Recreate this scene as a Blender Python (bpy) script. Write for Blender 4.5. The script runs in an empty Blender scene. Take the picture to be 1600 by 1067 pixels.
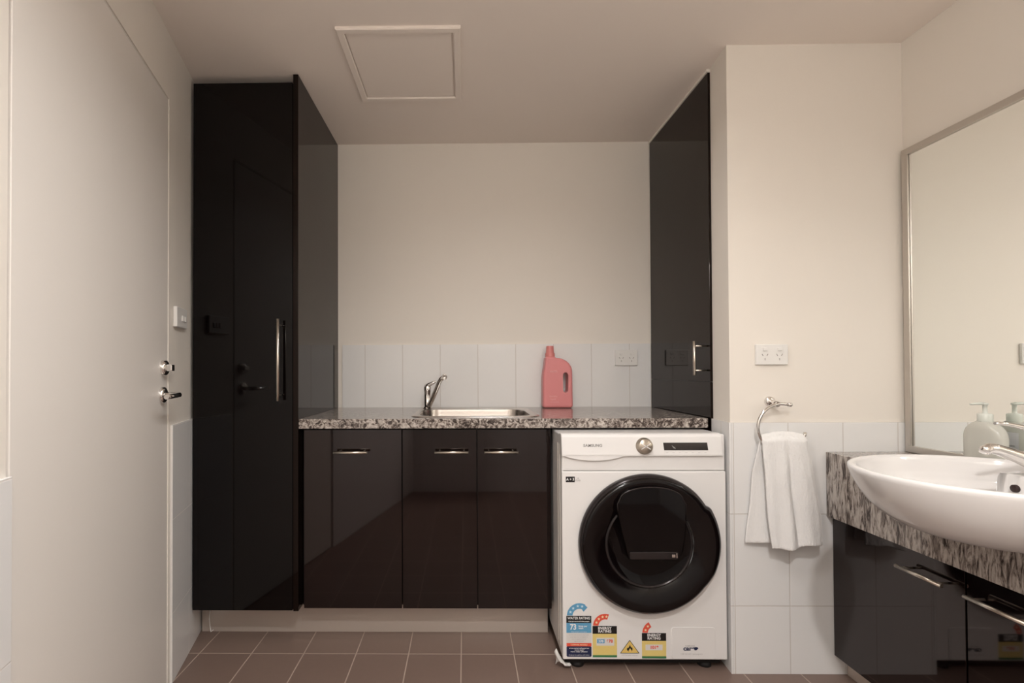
import bpy, bmesh, math, random
from mathutils import Vector, Matrix
random.seed(4)
S = bpy.context.scene
COL = S.collection

# ------------------------------------------------------------------ camera
H = 1.068
F_PX, CX, CY = 772.9, 715.8, 570.16
yaw, pitch, roll = .01293, .01141, .00403
cyw, syw = math.cos(yaw), math.sin(yaw); cp, sp = math.cos(pitch), math.sin(pitch); cr, sr = math.cos(roll), math.sin(roll)
Rz = Matrix(((cyw, -syw, 0), (syw, cyw, 0), (0, 0, 1)))
Rx = Matrix(((1, 0, 0), (0, cp, -sp), (0, sp, cp)))
Ry = Matrix(((cr, 0, sr), (0, 1, 0), (-sr, 0, cr)))
M = Rz @ Rx @ Ry
right, fwd, up = M.col[0], M.col[1], M.col[2]
cam_d = bpy.data.cameras.new('camera'); cam = bpy.data.objects.new('camera', cam_d); COL.objects.link(cam)
mw = Matrix.Identity(4)
for i in range(3):
    mw[i][0] = right[i]; mw[i][1] = up[i]; mw[i][2] = -fwd[i]
mw[2][3] = H
cam.matrix_world = mw
cam_d.sensor_width = 36; cam_d.lens = F_PX / 1600 * 36
cam_d.shift_x = (800 - CX) / 1600; cam_d.shift_y = (CY - 533.5) / 1600
cam_d.clip_start = .02
S.camera = cam

# ------------------------------------------------------------------ light and exposure
w = bpy.data.worlds.new('world'); S.world = w; w.use_nodes = True
w.node_tree.nodes['Background'].inputs[0].default_value = (1, .93, .86, 1)
w.node_tree.nodes['Background'].inputs[1].default_value = .05
vs = S.view_settings
vs.view_transform = 'Standard'; vs.look = 'None'; vs.gamma = 1; vs.use_curve_mapping = False
vs.exposure = -0.03
S.display_settings.display_device = 'sRGB'
LAMP_COL = (1.0, .985, .968)
DOWNLIGHTS = [(.10, .75, 6), (.30, -.10, 24), (.25, 1.35, 3.2)]     # x, y, watts: unseen recessed lamps, placed and powered to fit the wall brightness
FILL_GLOBE = (.20, -.20, 1.80, 21)                       # x, y, z, emission of an unseen globe pendant added as fill light
ZC = 2.227

# ------------------------------------------------------------------ materials
def mat(name, col=(.8, .8, .8), rough=.5, metal=0, coat=0, trans=0, ior=1.5, spec=None):
    m = bpy.data.materials.new(name); m.use_nodes = True
    b = m.node_tree.nodes['Principled BSDF']
    b.inputs['Base Color'].default_value = (*col, 1); b.inputs['Roughness'].default_value = rough
    b.inputs['Metallic'].default_value = metal; b.inputs['Coat Weight'].default_value = coat
    b.inputs['Transmission Weight'].default_value = trans; b.inputs['IOR'].default_value = ior
    if spec is not None: b.inputs['Specular IOR Level'].default_value = spec
    return m
def nt(m): return m.node_tree, m.node_tree.nodes['Principled BSDF']
def add_noise_bump(m, scale, strength, dist=.002, detail=3):
    t, b = nt(m)
    tc = t.nodes.new('ShaderNodeTexCoord'); n = t.nodes.new('ShaderNodeTexNoise'); bp = t.nodes.new('ShaderNodeBump')
    n.inputs['Scale'].default_value = scale; n.inputs['Detail'].default_value = detail
    bp.inputs['Strength'].default_value = strength; bp.inputs['Distance'].default_value = dist
    t.links.new(tc.outputs['Object'], n.inputs['Vector']); t.links.new(n.outputs[0], bp.inputs['Height'])
    t.links.new(bp.outputs[0], b.inputs['Normal'])
    return m
def tint_noise(m, c1, c2, scale, detail=4, vec=(1, 1, 1)):
    t, b = nt(m)
    tc = t.nodes.new('ShaderNodeTexCoord'); mp = t.nodes.new('ShaderNodeMapping'); n = t.nodes.new('ShaderNodeTexNoise')
    mp.inputs['Scale'].default_value = vec
    n.inputs['Scale'].default_value = scale; n.inputs['Detail'].default_value = detail
    mx = t.nodes.new('ShaderNodeMix'); mx.data_type = 'RGBA'
    mx.inputs[6].default_value = (*c1, 1); mx.inputs[7].default_value = (*c2, 1)
    t.links.new(tc.outputs['Object'], mp.inputs[0]); t.links.new(mp.outputs[0], n.inputs['Vector'])
    t.links.new(n.outputs[0], mx.inputs[0]); t.links.new(mx.outputs[2], b.inputs['Base Color'])
    return m
def tile_mat(name, tile, tile2, grout, ax, wh, off, gap, rough, bump=.4):
    """ax: which object axes run along u and v; wh: tile pitch; off: where a joint lies; gap: joint width"""
    m = mat(name, tile, rough); t, b = nt(m); N, L = t.nodes, t.links
    tc = N.new('ShaderNodeTexCoord'); sx = N.new('ShaderNodeSeparateXYZ'); L.new(tc.outputs['Object'], sx.inputs[0])
    def math_(op, a, c=None):
        n = N.new('ShaderNodeMath'); n.operation = op
        for i, v in enumerate((a, c)):
            if v is None: continue
            if isinstance(v, (int, float)): n.inputs[i].default_value = v
            else: L.new(v, n.inputs[i])
        return n.outputs[0]
    ds = []; ids = []
    for k in (0, 1):
        v = math_('DIVIDE', math_('SUBTRACT', sx.outputs[ax[k]], off[k]), wh[k])
        ids.append(math_('FLOOR', v))
        fr = math_('SUBTRACT', v, ids[-1])
        d = math_('MINIMUM', fr, math_('SUBTRACT', 1.0, fr))
        ds.append(math_('MULTIPLY', d, wh[k]))
    dist = math_('MINIMUM', ds[0], ds[1])
    mr = N.new('ShaderNodeMapRange'); mr.inputs[1].default_value = gap * .5; mr.inputs[2].default_value = gap * .5 + .0012
    L.new(dist, mr.inputs[0])
    wn = N.new('ShaderNodeTexWhiteNoise'); wn.noise_dimensions = '2D'
    cb = N.new('ShaderNodeCombineXYZ'); L.new(ids[0], cb.inputs[0]); L.new(ids[1], cb.inputs[1]); L.new(cb.outputs[0], wn.inputs['Vector'])
    nz = N.new('ShaderNodeTexNoise'); nz.inputs['Scale'].default_value = 60; nz.inputs['Detail'].default_value = 5
    L.new(tc.outputs['Object'], nz.inputs['Vector'])
    av = math_('MULTIPLY', math_('ADD', wn.outputs[0], nz.outputs[0]), .5)
    m1 = N.new('ShaderNodeMix'); m1.data_type = 'RGBA'; m1.inputs[6].default_value = (*tile, 1); m1.inputs[7].default_value = (*tile2, 1)
    L.new(av, m1.inputs[0])
    m2 = N.new('ShaderNodeMix'); m2.data_type = 'RGBA'; m2.inputs[6].default_value = (*grout, 1)
    L.new(mr.outputs[0], m2.inputs[0]); L.new(m1.outputs[2], m2.inputs[7]); L.new(m2.outputs[2], b.inputs['Base Color'])
    r = N.new('ShaderNodeMapRange'); r.inputs[3].default_value = .8; r.inputs[4].default_value = rough
    L.new(mr.outputs[0], r.inputs[0]); L.new(r.outputs[0], b.inputs['Roughness'])
    bp = N.new('ShaderNodeBump'); bp.inputs['Strength'].default_value = bump; bp.inputs['Distance'].default_value = .001
    L.new(mr.outputs[0], bp.inputs['Height']); L.new(bp.outputs[0], b.inputs['Normal'])
    return m
def granite(name, vec, scale, stops, dist=1.2, rough=.12):
    m = mat(name, rough=rough); t, b = nt(m); N, L = t.nodes, t.links
    tc = N.new('ShaderNodeTexCoord'); mp = N.new('ShaderNodeMapping'); mp.inputs['Scale'].default_value = vec
    n = N.new('ShaderNodeTexNoise'); n.inputs['Scale'].default_value = scale; n.inputs['Detail'].default_value = 7
    n.inputs['Roughness'].default_value = .68; n.inputs['Distortion'].default_value = dist
    cr_ = N.new('ShaderNodeValToRGB'); e = cr_.color_ramp.elements
    e[0].position, e[0].color = stops[0][0], (*stops[0][1], 1); e[1].position, e[1].color = stops[-1][0], (*stops[-1][1], 1)
    for p, c in stops[1:-1]:
        x = e.new(p); x.color = (*c, 1)
    L.new(tc.outputs['Object'], mp.inputs[0]); L.new(mp.outputs[0], n.inputs['Vector']); L.new(n.outputs[0], cr_.inputs[0])
    L.new(cr_.outputs[0], b.inputs['Base Color'])
    return m

PAINT = add_noise_bump(mat('wall_paint', (.86, .805, .735), .62), 350, .06)
CEIL = add_noise_bump(mat('ceiling_paint', (.90, .815, .745), .9), 300, .05)
TW, TH = .1915, .322
WT = (.82, .81, .80); WT2 = (.845, .835, .825); GR = (.62, .58, .54)
T_BACK = tile_mat('white_wall_tile_back', WT, WT2, GR, (0, 2), (.191, TH), (.068, .881), .0016, .10)
T_TOWEL = tile_mat('white_wall_tile_right', WT, WT2, GR, (0, 2), (TW, TH), (.947, .881), .0016, .10)
T_SIDE = tile_mat('white_wall_tile_side', WT, WT2, GR, (1, 2), (TW, TH), (.1, .881), .0016, .10)
T_LEFT = tile_mat('white_wall_tile_left', WT, WT2, (.74, .71, .68), (0, 2), (.1905, TH), (1.931, .881), .0018, .10)  # paler joints: bevel highlights put into the grout colour
FLOOR = tile_mat('brown_floor_tile', (.185, .126, .102), (.22, .152, .125), (.44, .34, .28), (0, 1), (.1985, .1985), (-.017, 1.876), .0028, .38, .5)
DOORP = add_noise_bump(mat('door_paint', (.85, .805, .755), .38), 120, .03)
JAMB = mat('jamb_paint', (.72, .64, .57), .45)
BLACK = mat('dark_gloss_cabinet', (.0035, .0015, .0015), .04, coat=0, spec=.66)
BLACK.node_tree.nodes['Principled BSDF'].inputs['Specular Tint'].default_value = (1, .88, .86, 1)
SIDEP = mat('dark_end_panel', (.0055, .0028, .0020), .05, spec=.24)
SIDEP.node_tree.nodes['Principled BSDF'].inputs['Specular Tint'].default_value = (1, .86, .80, 1)
TALLP = mat('dark_tall_door', (.0018, .0008, .0008), .05, spec=.30)  # same door finish, darkened for the dim part of the room it reflects
EDGE = mat('dark_cabinet_edge', (.006, .004, .004), .25)
VOID = mat('shade_black', (.004, .003, .003), .8)
PLINTH = add_noise_bump(mat('pale_satin_plinth', (.62, .54, .48), .22, metal=.35), 200, .03)
STEEL = mat('brushed_nickel', (.72, .66, .58), .28, 1)
CHROME = mat('chrome', (.80, .78, .76), .07, 1)
SINKM = add_noise_bump(mat('stainless_steel', (.52, .475, .44), .26, 1), 260, .05)
ALU = mat('mirror_frame_aluminium', (.55, .51, .47), .32, .85)
MIRROR = mat('silvered_mirror', (.93, .95, .93), .005, 1)
PLASTIC = mat('white_plastic', (.82, .80, .77), .35)
SLOT = mat('dark_slot', (.30, .27, .25), .6)
CERAM = mat('white_ceramic', (.76, .735, .72), .08)
HOLE = mat('overflow_dark', (.02, .006, .006), .5)
WWHITE = mat('machine_white_enamel', (.82, .80, .785), .22)
WSIDE = mat('machine_side_panel', (.78, .73, .66), .35)
WGLOSS = mat('machine_black_gloss', (.003, .0015, .0018), .13, spec=.38)
WTRIM = mat('machine_dark_trim', (.030, .024, .024), .22, .4)
WGLASS = mat('machine_dark_glass', (.0025, .0014, .0016), .05, spec=.28)
DIALM = mat('dial_champagne', (.50, .44, .37), .3, .8)
DISPM = mat('display_black', (.022, .016, .015), .12)
GREYINK = mat('grey_print', (.30, .29, .28), .5)
SHADOWLINE = mat('panel_seam', (.42, .39, .37), .6)
RUBBER = mat('black_rubber', (.01, .009, .009), .7)
PINK = mat('pink_plastic', (.76, .27, .275), .33)
PINKCAP = mat('pink_cap', (.70, .235, .22), .4)
PINKTXT = mat('pale_pink_print', (.84, .42, .43), .4)
SOAP = mat('frosted_green_plastic', (.80, .79, .72), .22, trans=.35)
SOAPP = mat('pump_plastic', (.68, .70, .64), .3)
LABELM = mat('soap_label', (.80, .78, .80), .4)
TOWELM = mat('white_terry', (.88, .865, .85), .95)
add_noise_bump(TOWELM, 520, .6, .003, 2)
ink = lambda n, c: mat(n, c, .45)
I_BLUE = ink('ink_blue', (.12, .35, .56)); I_BLACK = ink('ink_black', (.008, .007, .007)); I_WHITE = ink('ink_white', (.85, .84, .83))
I_RED = ink('ink_red', (.78, .10, .055)); I_YEL = ink('ink_yellow', (.80, .63, .22)); I_GREEN = ink('ink_green', (.045, .20, .075))
I_NAVY = ink('ink_navy', (.01, .018, .07)); I_STAR = ink('ink_star', (.90, .72, .45)); I_SKY = ink('ink_pale_blue', (.60, .78, .88))
I_GREY = ink('ink_grey', (.45, .43, .42)); I_PAPER = ink('ink_paper', (.72, .69, .66)); I_AMBER = ink('ink_amber', (.80, .56, .16))
GRAN_L = granite('mottled_granite_laundry', (1, 1, 1.0), 58,
                 [(0, (.014, .010, .009)), (.40, (.045, .033, .028)), (.46, (.14, .11, .095)), (.50, (.25, .21, .185)), (.55, (.40, .35, .31)), (.62, (.56, .50, .455)), (1, (.66, .60, .55))], 1.1)
GRAN_V = granite('streaky_granite_vanity', (1, 1, .20), 92,
                 [(0, (.018, .013, .012)), (.38, (.055, .043, .038)), (.44, (.17, .14, .125)), (.49, (.33, .285, .255)), (.55, (.47, .42, .38)), (.63, (.58, .525, .48)), (1, (.68, .62, .575))], .75)
LENS = mat('lamp_lens', (.9, .9, .88), .4)
_b = LENS.node_tree.nodes['Principled BSDF']; _b.inputs['Emission Color'].default_value = (*LAMP_COL, 1); _b.inputs['Emission Strength'].default_value = 6

# ------------------------------------------------------------------ helpers
class MB:
    """collects shapes into one bmesh with several material slots"""
    def __init__(s): s.bm = bmesh.new(); s.mats = []
    def mi(s, m):
        if m not in s.mats: s.mats.append(m)
        return s.mats.index(m)
    def faces(s, vs, fs, m, smooth=False):
        k = s.mi(m); V = [s.bm.verts.new(v) for v in vs]
        for f in fs:
            try: fc = s.bm.faces.new([V[i] for i in f]); fc.material_index = k; fc.smooth = smooth
            except ValueError: pass
        return V
    def box(s, x0, x1, y0, y1, z0, z1, m, bevel=0, seg=2):
        b = bmesh.new()
        bmesh.ops.create_cube(b, size=1)
        for v in b.verts: v.co = Vector(((x0 + x1) / 2 + v.co.x * (x1 - x0), (y0 + y1) / 2 + v.co.y * (y1 - y0), (z0 + z1) / 2 + v.co.z * (z1 - z0)))
        if bevel: bmesh.ops.bevel(b, geom=b.edges[:], offset=bevel, segments=seg, affect='EDGES', profile=.5)
        s.merge(b, m)
        return s
    def merge(s, b, m, smooth=False, mtx=None):
        k = s.mi(m); mp = {}
        for v in b.verts: mp[v] = s.bm.verts.new(mtx @ v.co if mtx else v.co)
        for f in b.faces:
            try: n = s.bm.faces.new([mp[v] for v in f.verts]); n.material_index = k; n.smooth = smooth or f.smooth
            except ValueError: pass
        b.free()
    def tube(s, pts, r, m, n=14, cap=True):
        """swept circle; r a number or a list of radii"""
        pts = [Vector(p) for p in pts]; R = r if isinstance(r, (list, tuple)) else [r] * len(pts)
        k = s.mi(m); rings = []; prev = None
        for i, p in enumerate(pts):
            d = (pts[min(i + 1, len(pts) - 1)] - pts[max(i - 1, 0)]).normalized()
            a = prev if prev is not None else (Vector((0, 0, 1)) if abs(d.z) < .9 else Vector((1, 0, 0)))
            u = (a - d * a.dot(d)).normalized(); prev = u; v = d.cross(u)
            rings.append([s.bm.verts.new(p + (u * math.cos(t) + v * math.sin(t)) * R[i]) for t in [2 * math.pi * j / n for j in range(n)]])
        for i in range(len(rings) - 1):
            for j in range(n):
                f = s.bm.faces.new((rings[i][j], rings[i][(j + 1) % n], rings[i + 1][(j + 1) % n], rings[i + 1][j])); f.smooth = True; f.material_index = k
        if cap:
            for q in (rings[0][::-1], rings[-1]):
                f = s.bm.faces.new(q); f.material_index = k
        return s
    def lathe(s, c, axis, prof, m, n=64, rf=None, sx=1, sy=1):
        """prof: (radius, height along axis); rf(angle) scales the radius"""
        axis = Vector(axis).normalized(); a = Vector((0, 0, 1)) if abs(axis.z) < .9 else Vector((1, 0, 0))
        u = (a - axis * a.dot(axis)).normalized(); v = axis.cross(u); c = Vector(c); k = s.mi(m)
        rings = []
        for r, h in prof:
            if r <= 1e-6: rings.append([s.bm.verts.new(c + axis * h)]); continue
            rings.append([s.bm.verts.new(c + axis * h + (u * math.cos(t) * sx + v * math.sin(t) * sy) * r * (rf(t) if rf else 1)) for t in [2 * math.pi * j / n for j in range(n)]])
        for A, B in zip(rings[:-1], rings[1:]):
            for j in range(n):
                q = [A[j % len(A)], A[(j + 1) % n % len(A)], B[(j + 1) % n % len(B)], B[j % len(B)]]
                q = [x for i, x in enumerate(q) if x not in q[:i]]
                if len(q) > 2:
                    f = s.bm.faces.new(q); f.smooth = True; f.material_index = k
        return s
    def prism(s, pts, axis, a0, a1, m, bevel=0, smooth=False):
        """outline of 2-D points extruded along x, y or z from a0 to a1"""
        def P(p, a): return {'x': (a, p[0], p[1]), 'y': (p[0], a, p[1]), 'z': (p[0], p[1], a)}[axis]
        n = len(pts); b = bmesh.new()
        A = [b.verts.new(P(p, a0)) for p in pts]; B = [b.verts.new(P(p, a1)) for p in pts]
        b.faces.new(A); b.faces.new(B[::-1])
        for i in range(n):
            f = b.faces.new((A[(i + 1) % n], A[i], B[i], B[(i + 1) % n])); f.smooth = smooth
        bmesh.ops.recalc_face_normals(b, faces=b.faces[:])
        if bevel:
            es = [e for e in b.edges if (e.verts[0] in A and e.verts[1] in A) or (e.verts[0] in B and e.verts[1] in B)]
            bmesh.ops.bevel(b, geom=es, offset=bevel, segments=3, affect='EDGES', profile=.5)
        s.merge(b, m); return s
    def build(s, name, parent=None, norm=True, loc=None):
        if norm: bmesh.ops.recalc_face_normals(s.bm, faces=s.bm.faces[:])
        me = bpy.data.meshes.new(name); s.bm.to_mesh(me); s.bm.free()
        for m in s.mats: me.materials.append(m)
        o = bpy.data.objects.new(name, me); COL.objects.link(o)
        if parent: put(o, parent)
        return o
def world_of(p):
    l = Vector((0, 0, 0))
    while p: l += p.location; p = p.parent
    return l
def put(o, parent):
    """parent a mesh whose vertices are written in room coordinates"""
    o.parent = parent; off = world_of(parent)
    if off.length: o.data.transform(Matrix.Translation(-off))
def tag(o, label=None, cat=None, group=None, kind=None):
    if label: o['label'] = label
    if cat: o['category'] = cat
    if group: o['group'] = group
    if kind: o['kind'] = kind
    return o
def thing(name, label, cat, loc, group=None, kind=None):
    o = bpy.data.objects.new(name, None); COL.objects.link(o); o.location = loc; o.empty_display_size = .05
    return tag(o, label, cat, group, kind)
def struct(mb, name, label=None): return tag(mb.build(name), label, None, None, 'structure')
def rrect(x0, x1, y0, y1, r, n=8):
    out = []
    for cx_, cy_, a0 in ((x1 - r, y1 - r, 0), (x0 + r, y1 - r, 90), (x0 + r, y0 + r, 180), (x1 - r, y0 + r, 270)):
        for i in range(n + 1):
            a = math.radians(a0 + 90 * i / n); out.append((cx_ + r * math.cos(a), cy_ + r * math.sin(a)))
    return out
def arc(cx_, cy_, r, a0, a1, n=24):
    return [(cx_ + r * math.cos(math.radians(a0 + (a1 - a0) * i / n)), cy_ + r * math.sin(math.radians(a0 + (a1 - a0) * i / n))) for i in range(n + 1)]
def text_bm(body, size, bold=0, align='CENTER', spacing=1.0):
    cu = bpy.data.curves.new('t', 'FONT'); cu.body = body; cu.size = size; cu.align_x = align; cu.align_y = 'CENTER'
    cu.offset = bold; cu.space_character = spacing; cu.space_line = .85
    o = bpy.data.objects.new('t', cu); COL.objects.link(o)
    bpy.context.view_layer.update()
    dg = bpy.context.evaluated_depsgraph_get()
    me = bpy.data.meshes.new_from_object(o.evaluated_get(dg))
    b = bmesh.new(); b.from_mesh(me)
    bpy.data.objects.remove(o); bpy.data.curves.remove(cu); bpy.data.meshes.remove(me)
    return b
# flat print on an upright surface facing the camera (-y): x = room x, z = room z
def ptext(mb, body, x, z, y, size, m, bold=0, align='CENTER', sx=1.0, spacing=1.0):
    b = text_bm(body, size, bold, align, spacing)
    mb.merge(b, m, mtx=Matrix(((sx, 0, 0, x), (0, 0, 0, y), (0, 1, 0, z), (0, 0, 0, 1))))
def pface(mb, pts, y, m):
    mb.faces([(p[0], y, p[1]) for p in pts], [tuple(range(len(pts)))], m)
def prect(mb, x0, x1, z0, z1, y, m): pface(mb, [(x0, z0), (x1, z0), (x1, z1), (x0, z1)], y, m)
def star(cx_, cz, r):
    return [(cx_ + (r if i % 2 == 0 else r * .45) * math.sin(math.pi * i / 5), cz + (r if i % 2 == 0 else r * .45) * math.cos(math.pi * i / 5)) for i in range(10)]
def boolean_cut(o, cutter):
    md = o.modifiers.new('cut', 'BOOLEAN'); md.object = cutter; md.operation = 'DIFFERENCE'; md.solver = 'EXACT'
    bpy.context.view_layer.update()
    dg = bpy.context.evaluated_depsgraph_get()
    me = bpy.data.meshes.new_from_object(o.evaluated_get(dg))
    o.modifiers.clear(); o.data = me
def subsurf(o, n=1):
    m = o.modifiers.new('sub', 'SUBSURF'); m.levels = n; m.render_levels = n

# ------------------------------------------------------------------ room shell
YB, YW, YF, YN = 2.512, 1.767, 1.905, -.52          # back wall, towel wall, cabinet fronts, wall behind the camera
XRW = 1.558                                          # wall with the mirror
TH_L = math.atan2(1, -.24786)                        # direction of the slanted left wall
dL = Vector((math.cos(TH_L), math.sin(TH_L), 0)); nL = Vector((dL.y, -dL.x, 0))   # along it, and out into the room
OL = Vector((-.59363, 0, 0))
def XL(y): return -.59363 - .24786 * y

struct(MB().box(-1.6, 1.9, -.7, 2.7, -.06, 0, FLOOR), 'floor', 'brown square floor tiles with thin pale joints')
struct(MB().box(-1.6, 1.9, -.7, 2.7, ZC, ZC + .06, CEIL), 'ceiling', 'smooth off-white plaster ceiling')
struct(MB().box(-1.45, 1.12, YB, YB + .1, 0, ZC, PAINT), 'wall_back', 'cream painted wall at the back of the laundry alcove')
struct(MB().box(-.65, 1.7, YN - .1, YN, 0, ZC, PAINT), 'wall_front')
# pier between alcove and vanity: its face carries the towel ring, its return closes the alcove
struct(MB().prism([(.9395, YW), (.950, YF + .003), (.965, YF + .003), (.965, YB), (1.7, YB), (1.7, YW)], 'z', 0, ZC, PAINT), 'wall_right_pier', 'cream painted wall carrying the towel ring')
struct(MB().box(XRW, 1.7, YN, YW, 0, ZC, PAINT), 'wall_right', 'cream painted wall carrying the mirror')

def left_obj(mb, name, parent=None, label=None, kind='structure'):
    """geometry written as (t along the wall, depth behind its face, z)"""
    o = mb.build(name); o.location = OL; o.rotation_euler = (0, 0, TH_L)
    if parent: o.parent = parent; o.location = (0, 0, 0); o.rotation_euler = (0, 0, 0)
    else: tag(o, label, None, None, kind)
    return o
# local +y points away from the room, so faces sit at local y = 0
K = 1.0303
t_d0, t_d1, z_d = .872 * K, 1.664 * K, 1.994        # door opening
mb = MB()
mb.box(YN * K - .1, t_d0 - .011, 0, .1, 0, ZC, PAINT)
mb.box(t_d1 + .008, 2.62, 0, .1, 0, ZC, PAINT)
mb.box(t_d0 - .011, t_d1 + .008, 0, .1, z_d + .008, ZC, PAINT)
left_obj(mb, 'wall_left', label='cream painted slanted wall around the flush door')
door = thing('door_1', 'flush cream painted door in the slanted left wall', None, OL, kind='structure'); door.rotation_euler = (0, 0, TH_L)
left_obj(MB().box(t_d0, t_d1, .001, .04, .004, z_d, DOORP, .0015), 'door_leaf', door)
left_obj(MB().box(t_d0 - .0105, t_d0 - .0045, .004, .09, 0, z_d + .007, JAMB).box(t_d1 + .003, t_d1 + .007, .003, .09, 0, z_d + .007, DOORP)
         .box(t_d0 - .0105, t_d1 + .007, .003, .09, z_d + .003, z_d + .007, DOORP), 'door_frame', door)
def left_hw(name, build, parent):
    o = build.build(name); o.parent = parent; return o
th = 1.612 * K                                     # lock and lever sit here along the wall
lock = left_hw('door_lock', MB().lathe((th + .008, 0, 1.081), (0, -1, 0), [(.001, .014), (.020, .014), (.0235, .012), (.026, .006), (.026, -.001)], CHROME, 32), door)
left_hw('thumb_turn', MB().lathe((th + .008, -.012, 1.081), (0, -1, 0), [(.010, 0), (.010, .004), (.0001, .004)], CHROME, 24)
        .box(th - .008, th + .024, -.031, -.014, 1.081 - .011, 1.081 + .011, CHROME, .003), lock)
hnd = left_hw('door_handle', MB().lathe((th, 0, .992), (0, -1, 0), [(.001, .012), (.020, .012), (.0245, .010), (.027, .005), (.027, -.001)], CHROME, 32), door)
left_hw('lever', MB().tube([(th, -.010, .992), (th, -.030, .992), (th, -.042, .992), (th - .004, -.050, .992), (th - .014, -.054, .992), (th - .06, -.053, .991), (th - .115, -.049, .990)], [.009, .009, .009, .0095, .009, .008, .0075], CHROME, 16), hnd)
# tiled wainscots
mb = MB().box(1.69 * K, 2.6, -.008, 0, 0, .884, T_LEFT, .0012)
left_obj(mb, 'trim_1', label='white tiled lower wall right of the door')
left_obj(MB().box(YN * K, t_d0 - .007, -.008, 0, 0, .884, T_LEFT, .0012), 'trim_2', label='white tiled lower wall left of the door')
struct(MB().box(-.62, .938, YB - .007, YB, .7, 1.2005, T_BACK), 'trim_3', 'single row of white splashback tiles')
mb = MB()
mb.prism([(.9405, YW - .007), (1.558, YW - .007), (1.558, YW), (.9405, YW)], 'z', 0, .881, T_TOWEL, .001)
struct(mb, 'trim_4', 'white tiled lower wall behind the towel')
struct(MB().prism([(.9325, YW - .007), (.9397, YW - .007), (.9500, YF + .002), (.9428, YF + .002)], 'z', 0, .881, T_SIDE, .0008), 'trim_5')
struct(MB().box(1.551, XRW, YN, YW - .0075, 0, .55, T_SIDE), 'trim_6')
struct(MB().box(-.46, 1.52, YN, YN + .007, 0, .881, T_TOWEL), 'trim_7')

# ------------------------------------------------------------------ ceiling hatch and lamps
h = thing('ceiling_hatch', 'square white access hatch with raised frame in the ceiling', 'hatch', (-.22, 1.87, ZC))
x0, x1, y0, y1 = -.432, -.008, 1.645, 2.096
mb = MB()
def sq(i, z): return [(x0 + i, y0 + i, z), (x1 - i, y0 + i, z), (x1 - i, y1 - i, z), (x0 + i, y1 - i, z)]
R_ = [[mb.bm.verts.new(v) for v in q] for q in (sq(0, ZC - .0003), sq(0, ZC - .008), sq(.003, ZC - .011), sq(.023, ZC - .011), sq(.026, ZC - .008), sq(.026, ZC - .0003))]
mb.mi(CEIL)
for A, B in zip(R_, R_[1:] + R_[:1]):
    for j in range(4): mb.bm.faces.new((A[j], A[(j + 1) % 4], B[(j + 1) % 4], B[j]))
mb.build('frame', h)
MB().box(x0 + .029, x1 - .032, y0 + .029, y1 - .030, ZC - .005, ZC - .0005, CEIL, .001).build('panel', h)
for i, (lx, ly, wt) in enumerate(DOWNLIGHTS):
    d = thing('downlight', 'unseen recessed round ceiling lamp ' + ('in the middle of the room', 'nearest the pendant', 'nearest the ceiling hatch')[i], 'lamp', (lx, ly, ZC), 'recessed ceiling lamps')
    MB().lathe((lx, ly, ZC), (0, 0, -1), [(.058, 0), (.056, .006), (.046, .007), (.044, .002)], PLASTIC, 40).build('trim_ring', d)
    MB().lathe((lx, ly, ZC), (0, 0, -1), [(.0001, .003), (.044, .003), (.044, 0)], LENS, 40).build('lens', d)
    ld = bpy.data.lights.new('lamp_light', 'AREA'); ld.shape = 'DISK'; ld.size = .09; ld.energy = wt; ld.color = LAMP_COL; ld.spread = math.radians(150)
    lo = bpy.data.objects.new('lamp_light', ld); COL.objects.link(lo); lo.parent = d; lo.location = (0, 0, -.012)

gx, gy, gz, ge = FILL_GLOBE
d = thing('fill_pendant', 'opal glass globe pendant added behind the camera as fill light for ceiling and alcove', 'lamp', (gx, gy, ZC))
MB().lathe((gx, gy, ZC), (0, 0, -1), [(.055, 0), (.055, .018), (.012, .026), (.0001, .026)], PLASTIC, 40).build('ceiling_rose', d)
MB().tube([(gx, gy, ZC - .02), (gx, gy, gz + .105)], .003, PLASTIC, 8).build('cord', d)
OPAL = mat('opal_glass', (.9, .9, .88), .4)
_b = OPAL.node_tree.nodes['Principled BSDF']; _b.inputs['Emission Color'].default_value = (*LAMP_COL, 1); _b.inputs['Emission Strength'].default_value = ge
MB().lathe((gx, gy, gz), (0, 0, 1), [(.1 * math.sin(math.radians(t)) + 1e-7 * (t in (0, 180)), -.1 * math.cos(math.radians(t))) for t in range(0, 181, 12)], OPAL, 40).build('globe', d)
MB().lathe((gx, gy, gz + .094), (0, 0, 1), [(.034, 0), (.034, .012), (.010, .020), (.0001, .020)], CHROME, 28).build('fitter', d)

# ------------------------------------------------------------------ bar handles
def bar_handle(parent, p0, p1, out, r=.0052, inset=.018):
    p0, p1, out = Vector(p0), Vector(p1), Vector(out)
    d = (p1 - p0).normalized(); mb = MB().tube([p0, p1], r, STEEL, 14)
    for q in (p0 + d * inset, p1 - d * inset): mb.tube([q, q - out], r * .62, STEEL, 10)
    return mb.build('handle', parent)

# ------------------------------------------------------------------ tall cabinet
XT = -.643
t = thing('tall_cabinet', 'floor-to-ceiling dark gloss cabinet left of the worktop', 'cabinet', (-.86, 2.2, 0))
mb = MB().prism([(XL(1.93) + .014, 1.927), (-.664, 1.927), (-.664, YB - .002), (XL(YB) + .014, YB - .002)], 'z', .147, 2.19, EDGE)
mb.build('carcass', t)
MB().box(-.663, XT, YF, YB - .002, .145, ZC - .003, SIDEP, .001).build('side_panel', t)
MB().prism([(XL(YF) + .012, YF + .002), (-.666, YF + .002), (-.666, 1.926), (XL(1.926) + .012, 1.926)], 'z', .147, 2.194, TALLP, .0012).build('door', t)
bar_handle(t.children[2], (-.710, 1.872, .955), (-.710, 1.872, 1.268), (0, -.035, 0), .0056, .022)

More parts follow.
